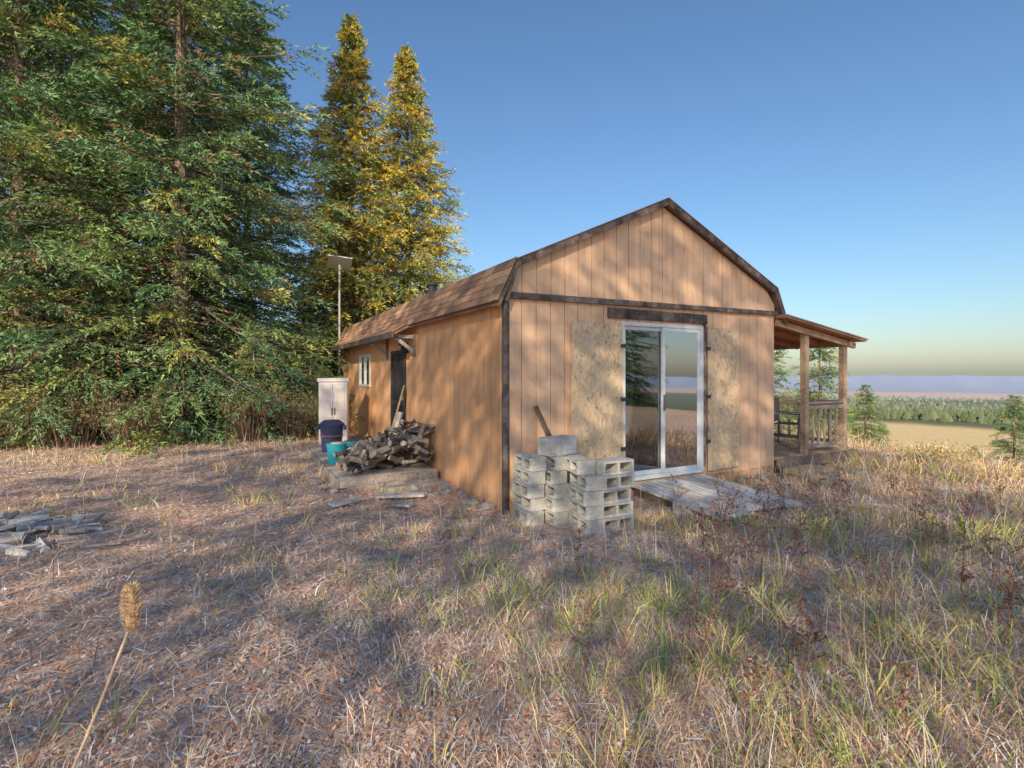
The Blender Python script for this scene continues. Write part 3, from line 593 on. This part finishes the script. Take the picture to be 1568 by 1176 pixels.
W_=[(.92,2.5,.98,.12,.0),(1.15,3.2,.75,.06,0),(1.5,3.6,.75,.1,.05),(1.9,3.3,.6,-.05,0),(2.2,4.0,.7,.1,0),(2.6,4.4,.7,.05,0),(1.7,4.3,.5,0,0),(3.0,4.8,.6,.1,0),(2.3,3.2,.5,.05,0),(3.4,4.1,.6,-.1,0),(.5,3.9,.45,.02,0),(3.1,3.5,.5,0,0),(1.35,2.4,.5,.08,0),(4.2,5.3,.55,0,0),(2.5,5.2,.5,0,0),(3.8,5.9,.5,0,0),(-.55,4.2,.35,.05,0),(4.9,4.8,.5,.1,0),(2.9,2.7,.5,.1,0),(2.0,4.9,.5,.1,0),(2.8,5.3,.6,.0,0),(1.9,3.9,.65,.06,0),(3.3,5.0,.55,.0,0),(2.4,4.7,.6,-.05,0),(4.0,4.5,.5,.0,0),(.35,2.6,.55,.05,0)]
rw=random.Random(5)
for q in range(24):
    yy_=rw.uniform(2.2,6.5); W_.append((yy_*rw.uniform(.30,1.0),yy_,rw.uniform(.3,.55),rw.uniform(-.08,.08),0))
W_=[w_ for w_ in W_ if not bool(inside(np.array(w_[0]),np.array(w_[1]),.1))]
for q,w_ in enumerate(W_): weed(*w_,q)
random.seed(3); m=MB(); T0=Vector((-1.42,1.25,0)); T1=Vector((-.905,1.2,1.02)); pts=[T0.lerp(T1,q/8)+Vector((.03*math.sin(q*.39),0,0)) for q in range(9)]
for q in range(8): m.cyl(pts[q],pts[q+1],.004,.003,7,(.6,.45,.32))
top=pts[-1]
m.blob(top+Vector((.008,0,.055)),(.015,.015,.052),(.5,.34,.2),.06,12,12)
for q in range(420):
    a=random.uniform(0,6.28); t=random.uniform(-1,1); rr=.016*math.sqrt(max(0,1-t*t)); p=top+Vector((.008+rr*math.cos(a),rr*math.sin(a),.055+.055*t)); dd=Vector((math.cos(a),math.sin(a),.9))*.008
    m.cyl(p,p+dd,.0012,.0003,3,(.62,.44,.26))
m.obj('teasel_stalk',M_wood)
random.seed(11)
# ---------------------------------------------------------------- distant forest
n=20000; azd=RNG.uniform(-55,70,n); az=np.radians(azd); r=np.exp(RNG.uniform(math.log(330),math.log(1900),n)); x=r*np.sin(az);y=r*np.cos(az)
k=(noise2(x/60,y/60,.7)>-.35)&(np.log(r)>math.log(430)+.22*noise2(azd,0*azd,.5)); x,y,r=x[k],y[k],r[k]; n=len(x); z=zg(x,y); hh=RNG.uniform(2.5,9,n); rr=hh*RNG.uniform(.3,.6,n)
VV=[]
for q in range(6): VV.append(np.stack([x+rr*math.cos(q*1.047),y+rr*math.sin(q*1.047),z+hh*.12*(q%2)],-1))
VV.append(np.stack([x,y,z+hh],-1)); V=np.stack(VV,1).reshape(-1,3); b=np.arange(n)*7
lp=np.stack([np.stack([b+q,b+(q+1)%6,b+6],-1) for q in range(6)],1).reshape(-1)
hz=np.clip((r-300)/2000,0,1)[:,None]; c=np.array([.13,.16,.07])*(1-hz)+np.array([.28,.31,.29])*hz; c=c*RNG.uniform(.7,1.3,n)[:,None]  # haze painted into the cone colours, paler with distance
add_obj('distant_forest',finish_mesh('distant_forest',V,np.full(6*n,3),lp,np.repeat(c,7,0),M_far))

# ---------------------------------------------------------------- light, sky, camera
EL=math.radians(27); sh=Vector((-.20,-.98,0)).normalized()
sun=bpy.data.lights.new('sun','SUN'); sun.energy=5.0; sun.angle=math.radians(.55); sun.color=(1,.84,.61)
so=bpy.data.objects.new('sun',sun); COL.objects.link(so); sd=Vector((sh.x*math.cos(EL),sh.y*math.cos(EL),math.sin(EL)))
so.rotation_euler=(-sd).to_track_quat('-Z','Y').to_euler(); so.location=(0,0,30)
w=bpy.data.worlds.new('World'); S.world=w; w.use_nodes=True; nt=w.node_tree
sk=nt.nodes.new('ShaderNodeTexSky'); sk.sky_type='NISHITA'; sk.sun_disc=False; sk.sun_elevation=EL; sk.sun_rotation=math.atan2(sh.x,sh.y)%(2*math.pi)
sk.altitude=0; sk.air_density=1.35; sk.dust_density=.8; sk.ozone_density=6.5
bg=nt.nodes['Background']; bg.inputs[1].default_value=.15; nt.links.new(sk.outputs[0],bg.inputs[0])
cam=bpy.data.cameras.new('camera'); co=bpy.data.objects.new('camera',cam); COL.objects.link(co); co.location=(0,0,1.63); co.rotation_euler=(math.radians(90),0,0)
cam.lens=17.9; cam.sensor_width=36; cam.shift_y=-.0115; cam.clip_start=.05; cam.clip_end=30000; S.camera=co
S.view_settings.view_transform='Standard'; S.view_settings.look='None'; S.view_settings.exposure=0
